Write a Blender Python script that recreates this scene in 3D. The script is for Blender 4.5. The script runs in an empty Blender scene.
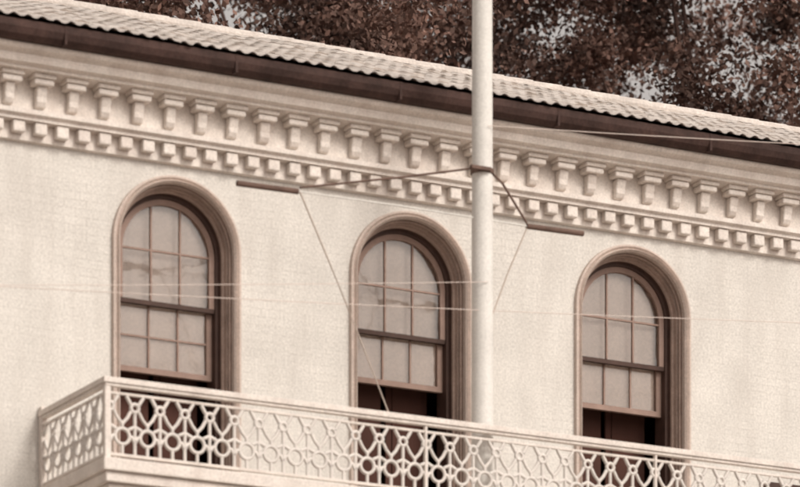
import bpy, math, random
import numpy as np
from mathutils import Vector
random.seed(7); rng=np.random.default_rng(7)
D=bpy.data; S=bpy.context.scene

# ------------------------------------------------------------ materials
def mat(name,col,var=0.12,scale=6.0,rough=0.8,bump=0.0,fine=0.06,fscale=60,stain=None,stain_amt=0.0,metal=0):
    m=D.materials.new(name); m.use_nodes=True; nt=m.node_tree; N=nt.nodes; L=nt.links
    b=N['Principled BSDF']; b.inputs['Roughness'].default_value=rough; b.inputs['Metallic'].default_value=metal
    b.inputs['Specular IOR Level'].default_value=0.25
    tc=N.new('ShaderNodeTexCoord')
    n1=N.new('ShaderNodeTexNoise'); n1.inputs['Scale'].default_value=scale; n1.inputs['Detail'].default_value=6
    n2=N.new('ShaderNodeTexNoise'); n2.inputs['Scale'].default_value=fscale; n2.inputs['Detail'].default_value=3
    L.new(tc.outputs['Object'],n1.inputs['Vector']); L.new(tc.outputs['Object'],n2.inputs['Vector'])
    r1=N.new('ShaderNodeMapRange'); r1.inputs[1].default_value=.3; r1.inputs[2].default_value=.7; r1.inputs[3].default_value=1-var; r1.inputs[4].default_value=1+var
    r2=N.new('ShaderNodeMapRange'); r2.inputs[1].default_value=.3; r2.inputs[2].default_value=.7; r2.inputs[3].default_value=1-fine; r2.inputs[4].default_value=1+fine
    L.new(n1.outputs[0],r1.inputs[0]); L.new(n2.outputs[0],r2.inputs[0])
    mu=N.new('ShaderNodeMath'); mu.operation='MULTIPLY'; L.new(r1.outputs[0],mu.inputs[0]); L.new(r2.outputs[0],mu.inputs[1])
    vm=N.new('ShaderNodeVectorMath'); vm.operation='SCALE'; vm.inputs[0].default_value=col; L.new(mu.outputs[0],vm.inputs['Scale'])
    out=vm.outputs[0]
    if stain is not None:
        n3=N.new('ShaderNodeTexNoise'); n3.inputs['Scale'].default_value=1.6; n3.inputs['Detail'].default_value=8
        mp=N.new('ShaderNodeMapping'); mp.inputs['Scale'].default_value=(3,3,.5)
        L.new(tc.outputs['Object'],mp.inputs[0]); L.new(mp.outputs[0],n3.inputs['Vector'])
        r3=N.new('ShaderNodeMapRange'); r3.inputs[1].default_value=.45; r3.inputs[2].default_value=.8; r3.inputs[3].default_value=0; r3.inputs[4].default_value=stain_amt
        L.new(n3.outputs[0],r3.inputs[0])
        mx=N.new('ShaderNodeMix'); mx.data_type='RGBA'; L.new(r3.outputs[0],mx.inputs[0]); L.new(out,mx.inputs[6]); mx.inputs[7].default_value=(*stain,1)
        out=mx.outputs[2]
    L.new(out,b.inputs['Base Color'])
    if bump:
        bp=N.new('ShaderNodeBump'); bp.inputs['Strength'].default_value=bump; bp.inputs['Distance'].default_value=.02
        L.new(n2.outputs[0],bp.inputs['Height']); L.new(bp.outputs[0],b.inputs['Normal'])
    return m

def brick_mat():
    m=mat('painted_brick',(.630,.605,.565),.07,2.2,.85,0,.15,42,stain=(.46,.425,.39),stain_amt=.45)
    nt=m.node_tree;N=nt.nodes;L=nt.links;b=N['Principled BSDF']
    tc=N.new('ShaderNodeTexCoord'); sp=N.new('ShaderNodeSeparateXYZ'); cb=N.new('ShaderNodeCombineXYZ')
    L.new(tc.outputs['Object'],sp.inputs[0]); L.new(sp.outputs[0],cb.inputs[0]); L.new(sp.outputs[2],cb.inputs[1])
    wn=N.new('ShaderNodeTexNoise'); wn.inputs['Scale'].default_value=3; L.new(tc.outputs['Object'],wn.inputs['Vector'])
    ws=N.new('ShaderNodeVectorMath'); ws.operation='MULTIPLY_ADD'; L.new(wn.outputs['Color'],ws.inputs[0]); ws.inputs[1].default_value=(.03,.022,0); L.new(cb.outputs[0],ws.inputs[2])
    br=N.new('ShaderNodeTexBrick'); br.inputs['Scale'].default_value=1; br.inputs['Brick Width'].default_value=.24
    br.inputs['Row Height'].default_value=.082; br.inputs['Mortar Size'].default_value=.009; br.inputs['Mortar Smooth'].default_value=1
    br.inputs['Color1'].default_value=(1,1,1,1); br.inputs['Color2'].default_value=(.92,.92,.92,1); br.inputs['Mortar'].default_value=(.76,.75,.74,1)
    L.new(ws.outputs[0],br.inputs['Vector'])
    pn=N.new('ShaderNodeTexNoise'); pn.inputs['Scale'].default_value=1.1; pn.inputs['Detail'].default_value=5; L.new(tc.outputs['Object'],pn.inputs['Vector'])
    pr=N.new('ShaderNodeMapRange'); pr.inputs[1].default_value=.38; pr.inputs[2].default_value=.68; pr.inputs[3].default_value=.03; pr.inputs[4].default_value=.6; L.new(pn.outputs[0],pr.inputs[0])
    old=b.inputs['Base Color'].links[0].from_socket
    mx=N.new('ShaderNodeMix'); mx.data_type='RGBA'; mx.blend_type='MULTIPLY'; L.new(pr.outputs[0],mx.inputs[0])
    L.new(old,mx.inputs[6]); L.new(br.outputs['Color'],mx.inputs[7]); L.new(mx.outputs[2],b.inputs['Base Color'])
    bp=N.new('ShaderNodeBump'); bp.inputs['Strength'].default_value=.25; bp.inputs['Distance'].default_value=.008
    L.new(br.outputs['Color'],bp.inputs['Height']); L.new(bp.outputs[0],b.inputs['Normal'])
    return m

M_wall=brick_mat()
M_trim=mat('white_trim_paint',(.70,.645,.595),.09,5,.7,.15,.13,45,stain=(.46,.375,.33),stain_amt=.45)
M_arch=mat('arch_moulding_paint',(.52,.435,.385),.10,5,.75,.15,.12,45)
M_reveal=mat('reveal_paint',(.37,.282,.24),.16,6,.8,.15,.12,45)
M_sash=mat('sash_paint',(.29,.20,.165),.12,8,.6,0,.08,70)
M_dark=mat('dark_rail_and_reveal_shade',(.065,.036,.028),.2,8,.6)  # rail colour, also used on the inner reveals as painted shade
M_gut=mat('gutter_paint',(.055,.031,.026),.35,4,.8,.2,.2,30)
M_tile=mat('clay_tile_whitened',(.56,.51,.47),.12,2.5,.85,.2,.14,28,stain=(.38,.32,.285),stain_amt=.5)
M_iron=mat('painted_cast_iron',(.665,.625,.585),.06,8,.6)
M_pole=mat('pole_white_paint',(.69,.675,.64),.06,3,.6,0,.09,40,stain=(.5,.46,.43),stain_amt=.3)
M_spar=mat('dark_timber',(.14,.09,.072),.25,8,.8)
M_rope=mat('rope_fibre',(.45,.38,.33),.1,20,.9)
M_wire=mat('pale_wire',(.66,.57,.52),.05,20,.6)
M_curt=mat('blind_cloth',(.86,.755,.68),.05,3,.9,0,.08,40)
M_int=mat('dim_interior',(.075,.034,.026),.2,2,.9)  # dimness of the rooms is put into this colour
M_leaf=mat('leaf',(.155,.092,.073),.85,.6,.7,0,.5,3.0)
M_bark=mat('bark',(.10,.06,.05),.3,6,.95,.5)
M_grd=mat('ground_gravel',(.26,.21,.18),.2,.6,.95,.2,.15,8)
M_pave=mat('paving_stone',(.36,.32,.29),.1,1,.9,.2)
def glass():
    m=D.materials.new('window_glass'); m.use_nodes=True; nt=m.node_tree;N=nt.nodes;L=nt.links
    for n in list(N):
        if n.type=='BSDF_PRINCIPLED': N.remove(n)
    o=N['Material Output']; t=N.new('ShaderNodeBsdfTransparent'); g=N.new('ShaderNodeBsdfGlossy'); g.inputs['Roughness'].default_value=.06
    t.inputs[0].default_value=(.98,.97,.96,1)
    f=N.new('ShaderNodeFresnel'); f.inputs[0].default_value=1.8; x=N.new('ShaderNodeMixShader')
    tc=N.new('ShaderNodeTexCoord'); nz=N.new('ShaderNodeTexNoise'); nz.inputs['Scale'].default_value=3.5
    bp=N.new('ShaderNodeBump'); bp.inputs['Strength'].default_value=.25; bp.inputs['Distance'].default_value=.02
    L.new(tc.outputs['Object'],nz.inputs['Vector']); L.new(nz.outputs[0],bp.inputs['Height']); L.new(bp.outputs[0],g.inputs['Normal'])
    L.new(f.outputs[0],x.inputs[0]);L.new(t.outputs[0],x.inputs[1]);L.new(g.outputs[0],x.inputs[2]);L.new(x.outputs[0],o.inputs[0])
    return m
M_glass=glass()

# ------------------------------------------------------------ mesh builder
class MB:
    def __init__(s): s.v=[]; s.f=[]
    def box(s,x0,x1,y0,y1,z0,z1):
        b=len(s.v)
        s.v+=[(x0,y0,z0),(x1,y0,z0),(x1,y1,z0),(x0,y1,z0),(x0,y0,z1),(x1,y0,z1),(x1,y1,z1),(x0,y1,z1)]
        s.f+=[tuple(b+i for i in q) for q in [(0,3,2,1),(4,5,6,7),(0,1,5,4),(1,2,6,5),(2,3,7,6),(3,0,4,7)]]
    def poly(s,pts):
        b=len(s.v); s.v+=list(pts); s.f.append(tuple(range(b,b+len(pts))))
    def tube(s,pts,rad,n=10,cap=True):
        rs=rad if hasattr(rad,'__len__') else [rad]*len(pts)
        b=len(s.v); P=[Vector(p) for p in pts]
        for i,p in enumerate(P):
            t=(P[min(i+1,len(P)-1)]-P[max(i-1,0)]).normalized()
            up=Vector((0,0,1)) if abs(t.z)<.9 else Vector((0,1,0))
            a=t.cross(up).normalized(); c=t.cross(a)
            for k in range(n):
                an=2*math.pi*k/n; q=p+(a*math.cos(an)+c*math.sin(an))*rs[i]; s.v.append(tuple(q))
        for i in range(len(P)-1):
            for k in range(n):
                s.f.append((b+i*n+k,b+i*n+(k+1)%n,b+(i+1)*n+(k+1)%n,b+(i+1)*n+k))
        if cap:
            s.f.append(tuple(b+k for k in range(n))); s.f.append(tuple(b+(len(P)-1)*n+k for k in reversed(range(n))))
    def archsweep(s,xc,zs,zb,prof,closed=True,n=36):
        b=len(s.v); m=len(prof)
        st=[('L',0)]+[('A',math.pi*(1-i/n)) for i in range(n+1)]+[('R',0)]
        for k,a in st:
            for r,y in prof:
                if k=='L': s.v.append((xc-r,y,zb))
                elif k=='R': s.v.append((xc+r,y,zb))
                else: s.v.append((xc+r*math.cos(a),y,zs+r*math.sin(a)))
        for i in range(len(st)-1):
            for j in range(m if closed else m-1):
                j2=(j+1)%m
                s.f.append((b+i*m+j,b+i*m+j2,b+(i+1)*m+j2,b+(i+1)*m+j))
        if closed:
            s.f.append(tuple(b+j for j in range(m))); s.f.append(tuple(b+(len(st)-1)*m+j for j in range(m)))
    def archface(s,xc,zs,zb,r,y,n=36):
        s.poly([(xc-r,y,zb),(xc+r,y,zb)]+[(xc+r*math.cos(math.pi*i/n),y,zs+r*math.sin(math.pi*i/n)) for i in range(n+1)])
    def xsweep(s,x0,x1,prof):
        b=len(s.v);m=len(prof)
        for x in (x0,x1):
            for y,z in prof: s.v.append((x,y,z))
        for j in range(m): s.f.append((b+j,b+(j+1)%m,b+m+(j+1)%m,b+m+j))
        s.f.append(tuple(b+j for j in range(m))); s.f.append(tuple(b+m+j for j in reversed(range(m))))
    def obj(s,name,mt,parent=None,bevel=0,smooth=False,recalc=True):
        me=D.meshes.new(name); me.from_pydata(s.v,[],s.f); me.update()
        if recalc:
            import bmesh
            bm=bmesh.new(); bm.from_mesh(me); bmesh.ops.recalc_face_normals(bm,faces=bm.faces); bm.to_mesh(me); bm.free()
        me.materials.append(mt); o=D.objects.new(name,me); S.collection.objects.link(o)
        if smooth:
            for p in me.polygons: p.use_smooth=True
        if bevel:
            md=o.modifiers.new('bevel','BEVEL'); md.width=bevel; md.segments=2; md.limit_method='ANGLE'
        if parent: o.parent=parent
        return o
def empty(name):
    e=D.objects.new(name,None); S.collection.objects.link(e); return e

# ------------------------------------------------------------ building
B=empty('balconied_brick_building')
X0,X1=8.0,38.0
SP=2.635; CX=[18.6,18.6+SP,18.6+2*SP]
allc=[18.6-SP*2-.35,18.6-SP*1-.35]+CX+[27.6,30.24,32.9,35.5]
RO=.62
ZS=13.85; ZB=11.30
storeys=[(0.0,5.4,.9,4.0),(5.4,10.6,6.6,9.2),(10.6,15.2,ZB,ZS)]
wm=MB()
NA=36
for (z0,z1,zb,zs) in storeys:
    edges=[X0]+[ (allc[i]+allc[i+1])/2 for i in range(len(allc)-1)]+[X1]
    for i,xc in enumerate(allc):
        xa,xb=edges[i],edges[i+1]
        wm.poly([(xa,0,z0),(xb,0,z0),(xb,0,zb),(xa,0,zb)])
        wm.poly([(xa,0,zb),(xc-RO,0,zb),(xc-RO,0,zs),(xa,0,zs)])
        wm.poly([(xc+RO,0,zb),(xb,0,zb),(xb,0,zs),(xc+RO,0,zs)])
        wm.poly([(xa,0,zs),(xc-RO,0,zs),(xc-RO,0,z1),(xa,0,z1)])
        wm.poly([(xc+RO,0,zs),(xb,0,zs),(xb,0,z1),(xc+RO,0,z1)])
        for k in range(NA):
            a0=math.pi*(1-k/NA);a1=math.pi*(1-(k+1)/NA)
            p0=(xc+RO*math.cos(a0),0,zs+RO*math.sin(a0));p1=(xc+RO*math.cos(a1),0,zs+RO*math.sin(a1))
            wm.poly([p0,p1,(p1[0],0,z1),(p0[0],0,z1)])
YB=8.0
wm.poly([(X0,0,0),(X0,0,15.2),(X0,YB,15.2),(X0,YB,0)])
wm.poly([(X1,0,0),(X1,0,15.2),(X1,YB,15.2),(X1,YB,0)])
wm.poly([(X0,YB,0),(X1,YB,0),(X1,YB,15.2),(X0,YB,15.2)])
wm.obj('brick_walls',M_wall,B,recalc=False)
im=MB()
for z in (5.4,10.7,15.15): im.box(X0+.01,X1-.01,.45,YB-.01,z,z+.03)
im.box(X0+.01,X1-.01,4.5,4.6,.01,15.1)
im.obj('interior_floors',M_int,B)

ar=MB(); rv=MB(); sa=MB(); dk=MB(); gl=MB(); cu=MB(); ap=MB(); inn=MB()
for si,(z0,z1,zb,zs) in enumerate(storeys):
    for wi,xc in enumerate(allc):
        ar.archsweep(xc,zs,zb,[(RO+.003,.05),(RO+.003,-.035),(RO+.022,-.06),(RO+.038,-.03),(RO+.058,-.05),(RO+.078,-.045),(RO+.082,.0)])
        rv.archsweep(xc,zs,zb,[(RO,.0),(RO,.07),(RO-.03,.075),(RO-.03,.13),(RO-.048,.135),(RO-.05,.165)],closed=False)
        dk.archsweep(xc,zs,zb,[(RO-.05,.166),(RO-.055,.211),(RO-.085,.215),(RO-.085,.42),(RO+.05,.42)],closed=False)  # inner reveal coloured dark, painted shade around the glass
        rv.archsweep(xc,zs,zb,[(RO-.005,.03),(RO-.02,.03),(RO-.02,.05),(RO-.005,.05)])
        top=si==2
        R=.53; rg=.475
        mz={0:13.33,1:13.34,2:13.37}.get(wi-2,13.34) if top else zs-.5
        bz={0:12.64,1:12.83,2:12.87}.get(wi-2,12.7) if top else zb+.55
        sillz=zb+.22 if top else zb
        y=.235
        sa.archsweep(xc,zs,mz,[(rg,y),(R+.002,y),(R+.002,y+.045),(rg,y+.045)])
        for mx in (-.16,.16):
            h=math.sqrt(rg*rg-mx*mx)
            sa.box(xc+mx-.009,xc+mx+.009,y+.01,y+.04,mz+.03,zs+h+.005)
        hz=zs-.02+(.0 if wi!=2 else .03)
        for zz in ([hz]):
            sa.box(xc-rg-.005,xc+rg+.005,y+.012,y+.038,zz-.009,zz+.009)
        dk.box(xc-R+.002,xc+R-.002,y-.004,y+.05,mz-.022,mz+.022)
        gl.archface(xc,zs,mz+.02,rg+.004,y+.026)
        y2=.29
        for sx in (-1,1):
            sa.box(xc+sx*(rg+.027)-.03,xc+sx*(rg+.027)+.03,y2,y2+.045,bz+.05,mz+.02)
        sa.box(xc-R,xc+R,y2-.002,y2+.047,bz,bz+.055)
        for mx in (-.16,.16): sa.box(xc+mx-.009,xc+mx+.009,y2+.008,y2+.036,bz+.05,mz)
        zz=(bz+mz)/2+.02
        if wi==2: sa.box(xc-rg-.005,xc+rg+.005,y2+.01,y2+.034,zz-.009,zz+.009)
        gl.poly([(xc-rg,y2+.022,bz+.05),(xc+rg,y2+.022,bz+.05),(xc+rg,y2+.022,mz),(xc-rg,y2+.022,mz)])
        n=60
        for k in range(n):
            a=-R+2*R*k/n; b2=-R+2*R*(k+1)/n
            fa=.345+.006*math.sin(a*30+wi)+.004*math.sin(a*13); fb=.345+.006*math.sin(b2*30+wi)+.004*math.sin(b2*13)
            ta=zs+math.sqrt(max(0,R*R-a*a)); tb=zs+math.sqrt(max(0,R*R-b2*b2))
            cu.poly([(xc+a,fa,bz+.035),(xc+b2,fb,bz+.035),(xc+b2,fb,tb),(xc+a,fa,ta)])
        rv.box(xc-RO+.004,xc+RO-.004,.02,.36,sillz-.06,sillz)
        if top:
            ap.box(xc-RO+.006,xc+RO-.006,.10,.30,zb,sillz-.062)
        for sx in (-1,1):
            inn.box(xc+sx*.27-.24,xc+sx*.27+.24,.60,.63,sillz+.01,bz+.3)  # added panels giving the open window a dim brown instead of black
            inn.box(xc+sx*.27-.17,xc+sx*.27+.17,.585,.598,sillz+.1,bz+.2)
ar.obj('arch_mouldings',M_arch,B); rv.obj('window_reveals',M_reveal,B); sa.obj('window_sashes',M_sash,B)
dk.obj('meeting_rails_and_reveal_shade',M_dark,B); gl.obj('window_panes',M_glass,B,recalc=False); cu.obj('window_blinds',M_curt,B,smooth=False,recalc=False)
ap.obj('window_aprons',M_reveal,B)
inn.obj('added_dim_screens',M_int,B)
vt=MB()
vt.box(25.45,26.6,-.02,.0-.004,11.5,12.25)
for k in range(11): vt.box(25.5,26.55,-.05,-.022,11.55+k*.062,11.575+k*.062)
vt.obj('low_louvre',M_dark,B)

# cornice
c=MB()
c.xsweep(X0-.1,X1+.1,[(-.003,14.655),(-.055,14.665),(-.055,14.83),(-.16,14.835),(-.16,14.865),(-.20,14.885),(-.20,14.93),(-.07,14.945),(-.07,15.27),
   (-.30,15.285),(-.30,15.31),(-.36,15.33),(-.38,15.375),(-.38,15.40),(-.45,15.43),(-.47,15.455),(-.47,15.475),(-.003,15.475)])
c.obj('cornice',M_trim,B)
d=MB(); pitch=.345; n=int((X1-X0)/pitch)
for k in range(n):
    x=X0+.12+k*pitch; j=random.uniform(-.008,.008)
    w=.052+random.uniform(-.004,.004)
    prof=[(-.075,14.975),(-.125,14.985),(-.15,15.03),(-.15,15.08),(-.17,15.14),(-.18,15.175),(-.075,15.175)]
    dd=MB(); dd.xsweep(x+j-w,x+j+w,prof); o=len(d.v); d.v+=dd.v; d.f+=[tuple(i+o for i in f) for f in dd.f]
    d.box(x+j-.105,x+j+.105,-.225,-.072,15.178,15.235)
    d.box(x+j-.12,x+j+.12,-.25,-.072,15.237,15.283)
dp=pitch*2/3
for k in range(int((X1-X0)/dp)):
    x=X0+.12+k*dp+random.uniform(-.007,.007)
    d.box(x-.065,x+.065,-.14,-.056,14.715+random.uniform(-.006,.006),14.832)
d.obj('cornice_brackets_and_dentils',M_trim,B,bevel=.014)
g=MB()
g.xsweep(X0-.2,X1+.2,[(-.472,15.478),(-.53,15.482),(-.575,15.52),(-.60,15.58),(-.60,15.65),(-.58,15.655),(-.472,15.655)])
x=X0
while x<X1:
    g.box(x-.012,x+.012,-.604,-.474,15.474,15.651); x+=1.83
g.obj('gutter',M_gut,B)

# roof
def ridge(x): return 17.52-.005*(x-19.9)
per=.15; spp=10; nx=int((X1-X0+.6)/per)*spp
ye,ze=-.63,15.668; yr=4.0; courses=17
xs=X0-.3+np.arange(nx+1)*per/spp
ph=(np.arange(nx+1)%spp)/spp
hh=np.where(ph<.6,.022*np.sin(np.pi*ph/.6),-.005*np.sin(np.pi*(ph-.6)/.4))
tile_id=(np.arange(nx+1)//spp)
rows=[]
for cI in range(courses):
    jit=rng.normal(0,.005,tile_id.max()+2)[tile_id]; jz=rng.normal(0,.003,tile_id.max()+2)[tile_id]
    amp=1.0 if cI==0 else .28
    for t,lift in ((cI/courses,.006),((cI+1)/courses+.003,.0)):
        zr=17.52-.005*(xs-19.9)
        sag=.02*np.sin(xs*.9)+.012*np.sin(xs*2.3+1)
        yy=ye+(yr-ye)*t+(jit if lift>0 else 0)
        zz=ze+(zr-ze)*((yy-ye)/(yr-ye))+hh*amp+lift+jz+sag*t
        rows.append(np.stack([xs,np.broadcast_to(yy,xs.shape),zz],1))
V=np.concatenate(rows); nr=len(rows); nv=nx+1
F=[]
for r in range(nr-1):
    b=r*nv
    F+= [(b+i,b+i+1,b+nv+i+1,b+nv+i) for i in range(nx)]
me=D.meshes.new('roof_tiles'); me.from_pydata(V.tolist(),[],F); me.update(); me.materials.append(M_tile)
o=D.objects.new('roof_tiles',me); S.collection.objects.link(o); o.parent=B
u=MB()
for (xa,xb) in ((X0-.25,X1+.25),):
    za,zb_=ridge(xa),ridge(xb); e=.05
    u.poly([(xa,ye+.10,ze-.010),(xb,ye+.10,ze-.010),(xb,yr,zb_-e),(xa,yr,za-e)])
    u.poly([(xa,yr,za+.02),(xb,yr,zb_+.02),(xb,YB+.66,ze),(xa,YB+.66,ze)])
    u.poly([(xa,ye+.10,ze-e),(xa,yr,za-e),(xa,YB+.66,ze-e)])
    u.poly([(xb,ye+.10,ze-e),(xb,yr,zb_-e),(xb,YB+.66,ze-e)])
u.obj('roof_body',M_tile,B,recalc=False)
r=MB(); x=X0-.2
while x<X1+.1:
    r.tube([(x,yr,ridge(x)-.02),(x+.40,yr,ridge(x+.4)-.014)],[.075,.079],12); x+=.38
r.obj('ridge_tiles',M_tile,B,smooth=False)

# ------------------------------------------------------------ balcony
bx0,bx1=17.15,31.5; by=-1.56; zt=12.05; zf=11.28
bl=MB()
bl.box(bx0-.06,bx1,by-.08,-.003,11.16,zf)
bl.box(bx0-.02,bx1,by-.04,-.006,11.06,11.157)
bl.box(bx0+.03,bx1,by+.02,-.009,10.97,11.057)
bl.obj('balcony_slab',M_trim,B,bevel=.01)
bk=MB(); x=bx0+.35
while x<bx1:
    dd=MB(); dd.xsweep(x-.07,x+.07,[(-.012,10.967),(-1.3,10.967),(-1.3,10.87),(-.9,10.75),(-.4,10.35),(-.15,9.9),(-.012,9.8)])
    oo=len(bk.v); bk.v+=dd.v; bk.f+=[tuple(i+oo for i in f) for f in dd.f]; x+=SP/2
bk.obj('balcony_brackets',M_trim,B)
rl=MB()
rl.box(bx0-.045,bx1,by-.045,by+.045,zt-.055,zt)
rl.box(bx0-.025,bx1,by-.03,by+.03,zt-.085,zt-.057)
rl.box(bx0-.015,bx1,by-.015,by+.015,zt-.155,zt-.13)
rl.box(bx0-.015,bx1,by-.018,by+.018,zf+.03,zf+.06)
rl.box(bx0-.045,bx0+.045,by+.047,-.003,zt-.055,zt)
rl.box(bx0-.03,bx0+.03,by+.032,-.003,zt-.085,zt-.057)
rl.box(bx0-.015,bx0+.015,by+.017,-.003,zt-.155,zt-.13)
rl.box(bx0-.018,bx0+.018,by+.02,-.003,zf+.03,zf+.06)
rl.box(bx0-.03,bx0+.03,by-.03,by+.03,zf,zt-.087)
for px in [CX[0]-.66+2.635*k for k in range(1,5)]:
    rl.box(px-.013,px+.013,by-.022,by+.022,zf,zt-.087)
rl.box(bx0-.035,bx0+.035,-.075,-.004,zf,zt+.04)
rl.obj('balcony_rails',M_trim,B,bevel=.006)
cv=D.curves.new('balcony_lattice','CURVE'); cv.dimensions='3D'; cv.bevel_depth=.018; cv.bevel_resolution=1; cv.resolution_u=1
def spl(pts,cyc=False):
    s=cv.splines.new('POLY'); s.points.add(len(pts)-1)
    for i,p in enumerate(pts): s.points[i].co=(*p,1)
    s.use_cyclic_u=cyc
def unit(fn,u0,w):
    za=zf+.06; zb2=zt-.155; H=zb2-za
    def P(u,h): return fn(u0+u*w,za+h*H)
    def ell(cu_,ch,ru,rz,n=16): spl([P(cu_+ru*math.cos(2*math.pi*i/n)/w,ch+rz*math.sin(2*math.pi*i/n)/H) for i in range(n)],True)
    ell(.5,.30,.076,.076)
    ell(.0,.80,.040,.040,12)
    spl([P(.5,0),P(.5,.15)]); spl([P(0,.0),P(0,.20),P(.12,.30),P(.20,.30)])
    spl([P(1,.20),P(.88,.30),P(.80,.30)])
    spl([P(.5,.45),P(.5,.52),P(.30,.62),P(.16,.74)]); spl([P(.5,.52),P(.70,.62),P(.84,.74)])
    spl([P(.16,.86),P(.34,1)]); spl([P(.84,.86),P(.66,1)])
    spl([P(0,.20),P(0,.48),P(0,.71)])
    spl([P(0,.48),P(.27,.42)]); spl([P(1,.48),P(.73,.42)])
w=.262; k=0
while bx0+.03+(k+1)*w<bx1:
    unit(lambda u,z:(u,by,z),bx0+.03+k*w,w); k+=1
w2=(1.56-.08)/6
for k in range(6): unit(lambda u,z:(bx0,u,z),by+.03+k*w2,w2)
co=D.objects.new('balcony_lattice',cv); S.collection.objects.link(co); cv.materials.append(M_iron); co.parent=B

# ------------------------------------------------------------ flagpole
P=empty('flagpole')
px,py=21.33,-1.35
m=MB(); m.tube([(px,py,0),(px,py,11.3),(px,py,14.6),(px,py,18),(px,py,22)],[.14,.112,.104,.096,.08],40)
m.tube([(px,py,22),(px,py,22.06),(px,py,22.14),(px,py,22.2)],[.05,.11,.11,.03],16)
m.obj('mast',M_pole,P)
m=MB(); m.tube([(px,py,14.595),(px,py,14.64)],.119,24)
m.box(px-.2,px+.02,py-.15,py-.105,14.60,14.632)
m.tube([(18.62,py,14.14),(19.28,py,14.15)],.028,10)
m.tube([(21.84,py,14.15),(22.49,py,14.16)],.028,10)
m.tube([(px-.12,py-.10,14.62),(20.4,py,14.44),(19.30,py,14.19)],.011,8)
m.tube([(px+.12,py,14.62),(21.56,py,14.54),(21.84,py,14.18)],.012,8)
m.obj('yard_ends_and_lifts',M_spar,P)
m=MB(); m.tube([(19.28,py,14.15),(20.4,py,14.16),(21.84,py,14.15)],.008,8); m.obj('yard_rod',M_pole,P)
m=MB(); m.tube([(19.30,py,14.15),(19.60,py,13.55),(19.87,py,12.99),(20.2,by+.05,12.05)],.008,6)
m.tube([(21.84,py,14.13),(21.62,py,13.65),(21.44,py,13.2)],.008,6)
m.obj('halyards',M_rope,P)

def wire(name,a,b,sag,rad):
    m=MB(); pts=[]
    for i in range(25):
        t=i/24; pts.append(tuple(a[j]+(b[j]-a[j])*t-(sag*4*t*(1-t) if j==2 else 0) for j in range(3)))
    m.tube(pts,rad,6); return m.obj(name,M_wire)
wire('overhead_wire',(14.0,-1.42,12.66),(28,-1.42,13.84),.05,.004)
wire('overhead_wire',(14.0,-1.5,12.55),(21.33,-1.47,13.5),.02,.0035)
wire('overhead_wire',(21.33,-1.47,15.05),(33,-1.3,16.3),.05,.004)

# ------------------------------------------------------------ trees
def tree(cx,cy,ht,rad,nclump,lpc,seed,name='broadleaf_tree'):
    R=np.random.default_rng(seed); T=empty(name)
    tm=MB(); th=ht*.42
    tp=[(cx+.3*math.sin(i*.9+seed)*i/5,cy+.2*math.cos(i*1.3)*i/5,th*i/5) for i in range(6)]
    tm.tube(tp,[.62,.5,.44,.38,.33,.28],12)
    cz=ht*.68; rz=ht*.34
    cl=[]
    while len(cl)<nclump:
        q=R.uniform(-1,1,3); rr=np.linalg.norm(q)
        if rr>1 or rr<.30: continue
        bump=1+.18*math.sin(5*q[0]+seed)+.15*math.sin(6*q[2]-seed)+.1*math.sin(7*q[1])
        cl.append((cx+q[0]*rad*bump,cy+q[1]*rad*bump,cz+q[2]*rz*bump))
    cl=np.array(cl)
    for i in range(0,nclump,9):
        e=Vector(cl[i]); s=Vector(tp[3 if i%2 else 5]); mid=s.lerp(e,.5)+Vector((R.normal(0,.3),R.normal(0,.3),.4))
        tm.tube([s,s.lerp(mid,.5),mid,mid.lerp(e,.6),e],[.15,.11,.07,.04,.015],7)
    tm.obj('trunk_and_limbs',M_bark,T)
    N=nclump*lpc
    c=np.repeat(cl,lpc,0)+R.normal(0,1,(N,3))*np.repeat(R.uniform(.18,.42,nclump),lpc)[:,None]*np.array([1,1,.7])
    s=R.uniform(.018,.044,N)[:,None]
    a=R.normal(0,1,(N,3)); a/=np.linalg.norm(a,axis=1)[:,None]
    b=R.normal(0,1,(N,3)); b-= (a*b).sum(1)[:,None]*a; b/=np.linalg.norm(b,axis=1)[:,None]
    v=np.stack([c-a*s*1.6,c+b*s*1.0,c+a*s*1.6,c-b*s*1.0],1).reshape(-1,3)
    me=D.meshes.new('leaves'); me.vertices.add(N*4); me.vertices.foreach_set('co',v.ravel())
    me.loops.add(N*4); me.loops.foreach_set('vertex_index',np.arange(N*4,dtype=np.int32))
    me.polygons.add(N); me.polygons.foreach_set('loop_start',np.arange(0,N*4,4,dtype=np.int32)); me.polygons.foreach_set('loop_total',np.full(N,4,dtype=np.int32))
    me.update(calc_edges=True); me.materials.append(M_leaf)
    o=D.objects.new('leaves',me); S.collection.objects.link(o); o.parent=T
tree(27.0,17,25.5,4.8,400,400,1)
tree(32.0,21,29,5.4,420,400,2)
tree(37.0,17,27,5.0,430,400,3)
tree(43.0,20,28,5.2,300,340,4)
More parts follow.
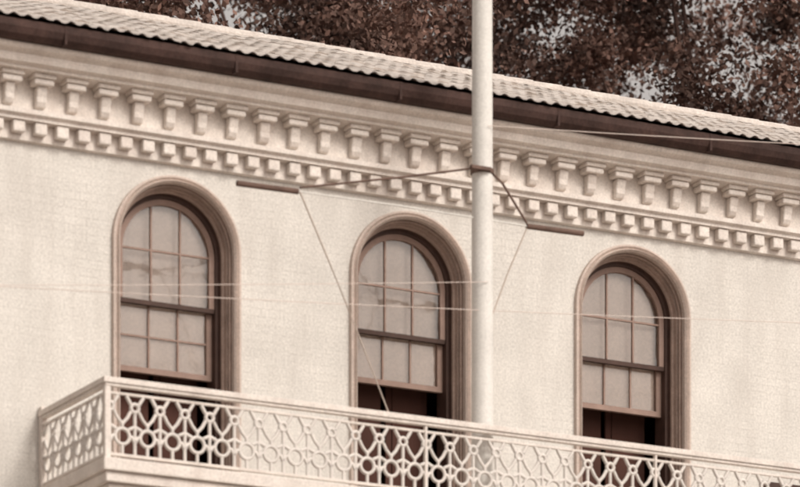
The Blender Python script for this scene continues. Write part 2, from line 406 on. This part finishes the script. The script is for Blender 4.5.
tree(36.8,30,33,5.6,330,340,5)

# ------------------------------------------------------------ ground
g=MB(); g.box(-900,900,-900,900,-.3,0); g.obj('ground',M_grd)
g=MB(); g.box(X0-2,X1+2,-4.2,-.01,.004,.13); g.obj('pavement',M_pave,bevel=.02)

# ------------------------------------------------------------ light
az=math.radians(160); el=math.radians(40)
tosun=Vector((math.sin(az)*math.cos(el),math.cos(az)*math.cos(el),math.sin(el)))
sl=D.lights.new('sun','SUN'); sl.energy=1.5; sl.angle=math.radians(14); sl.color=(1,.94,.865)
so=D.objects.new('sun',sl); S.collection.objects.link(so); so.rotation_euler=tosun.to_track_quat('Z','Y').to_euler()
W=D.worlds.new('World'); S.world=W; W.use_nodes=True; nt=W.node_tree
sk=nt.nodes.new('ShaderNodeTexSky'); sk.sky_type='NISHITA'; sk.sun_disc=False; sk.sun_elevation=el; sk.sun_rotation=az
sk.dust_density=4; sk.air_density=1.0; sk.ozone_density=.5
hs=nt.nodes.new('ShaderNodeHueSaturation'); hs.inputs['Saturation'].default_value=.06
mx=nt.nodes.new('ShaderNodeMix'); mx.data_type='RGBA'; mx.blend_type='MULTIPLY'; mx.inputs[0].default_value=1; mx.inputs[7].default_value=(1.04,.95,.88,1)
nt.links.new(sk.outputs[0],hs.inputs['Color']); nt.links.new(hs.outputs[0],mx.inputs[6]); nt.links.new(mx.outputs[2],nt.nodes['Background'].inputs[0])
nt.nodes['Background'].inputs[1].default_value=.15
S.view_settings.view_transform='Standard'; S.view_settings.look='None'; S.view_settings.exposure=0

# ------------------------------------------------------------ camera
ca=D.cameras.new('camera'); co=D.objects.new('camera',ca); S.collection.objects.link(co); S.camera=co
co.location=(0,-40,1.6); co.rotation_euler=(math.radians(90),0,-math.radians(27.83))
ca.sensor_width=36; ca.sensor_fit='HORIZONTAL'; ca.lens=199.5; ca.shift_y=1.5456; ca.clip_end=3000; ca.clip_start=.5
ca.dof.use_dof=True; ca.dof.focus_distance=54; ca.dof.aperture_fstop=1.7
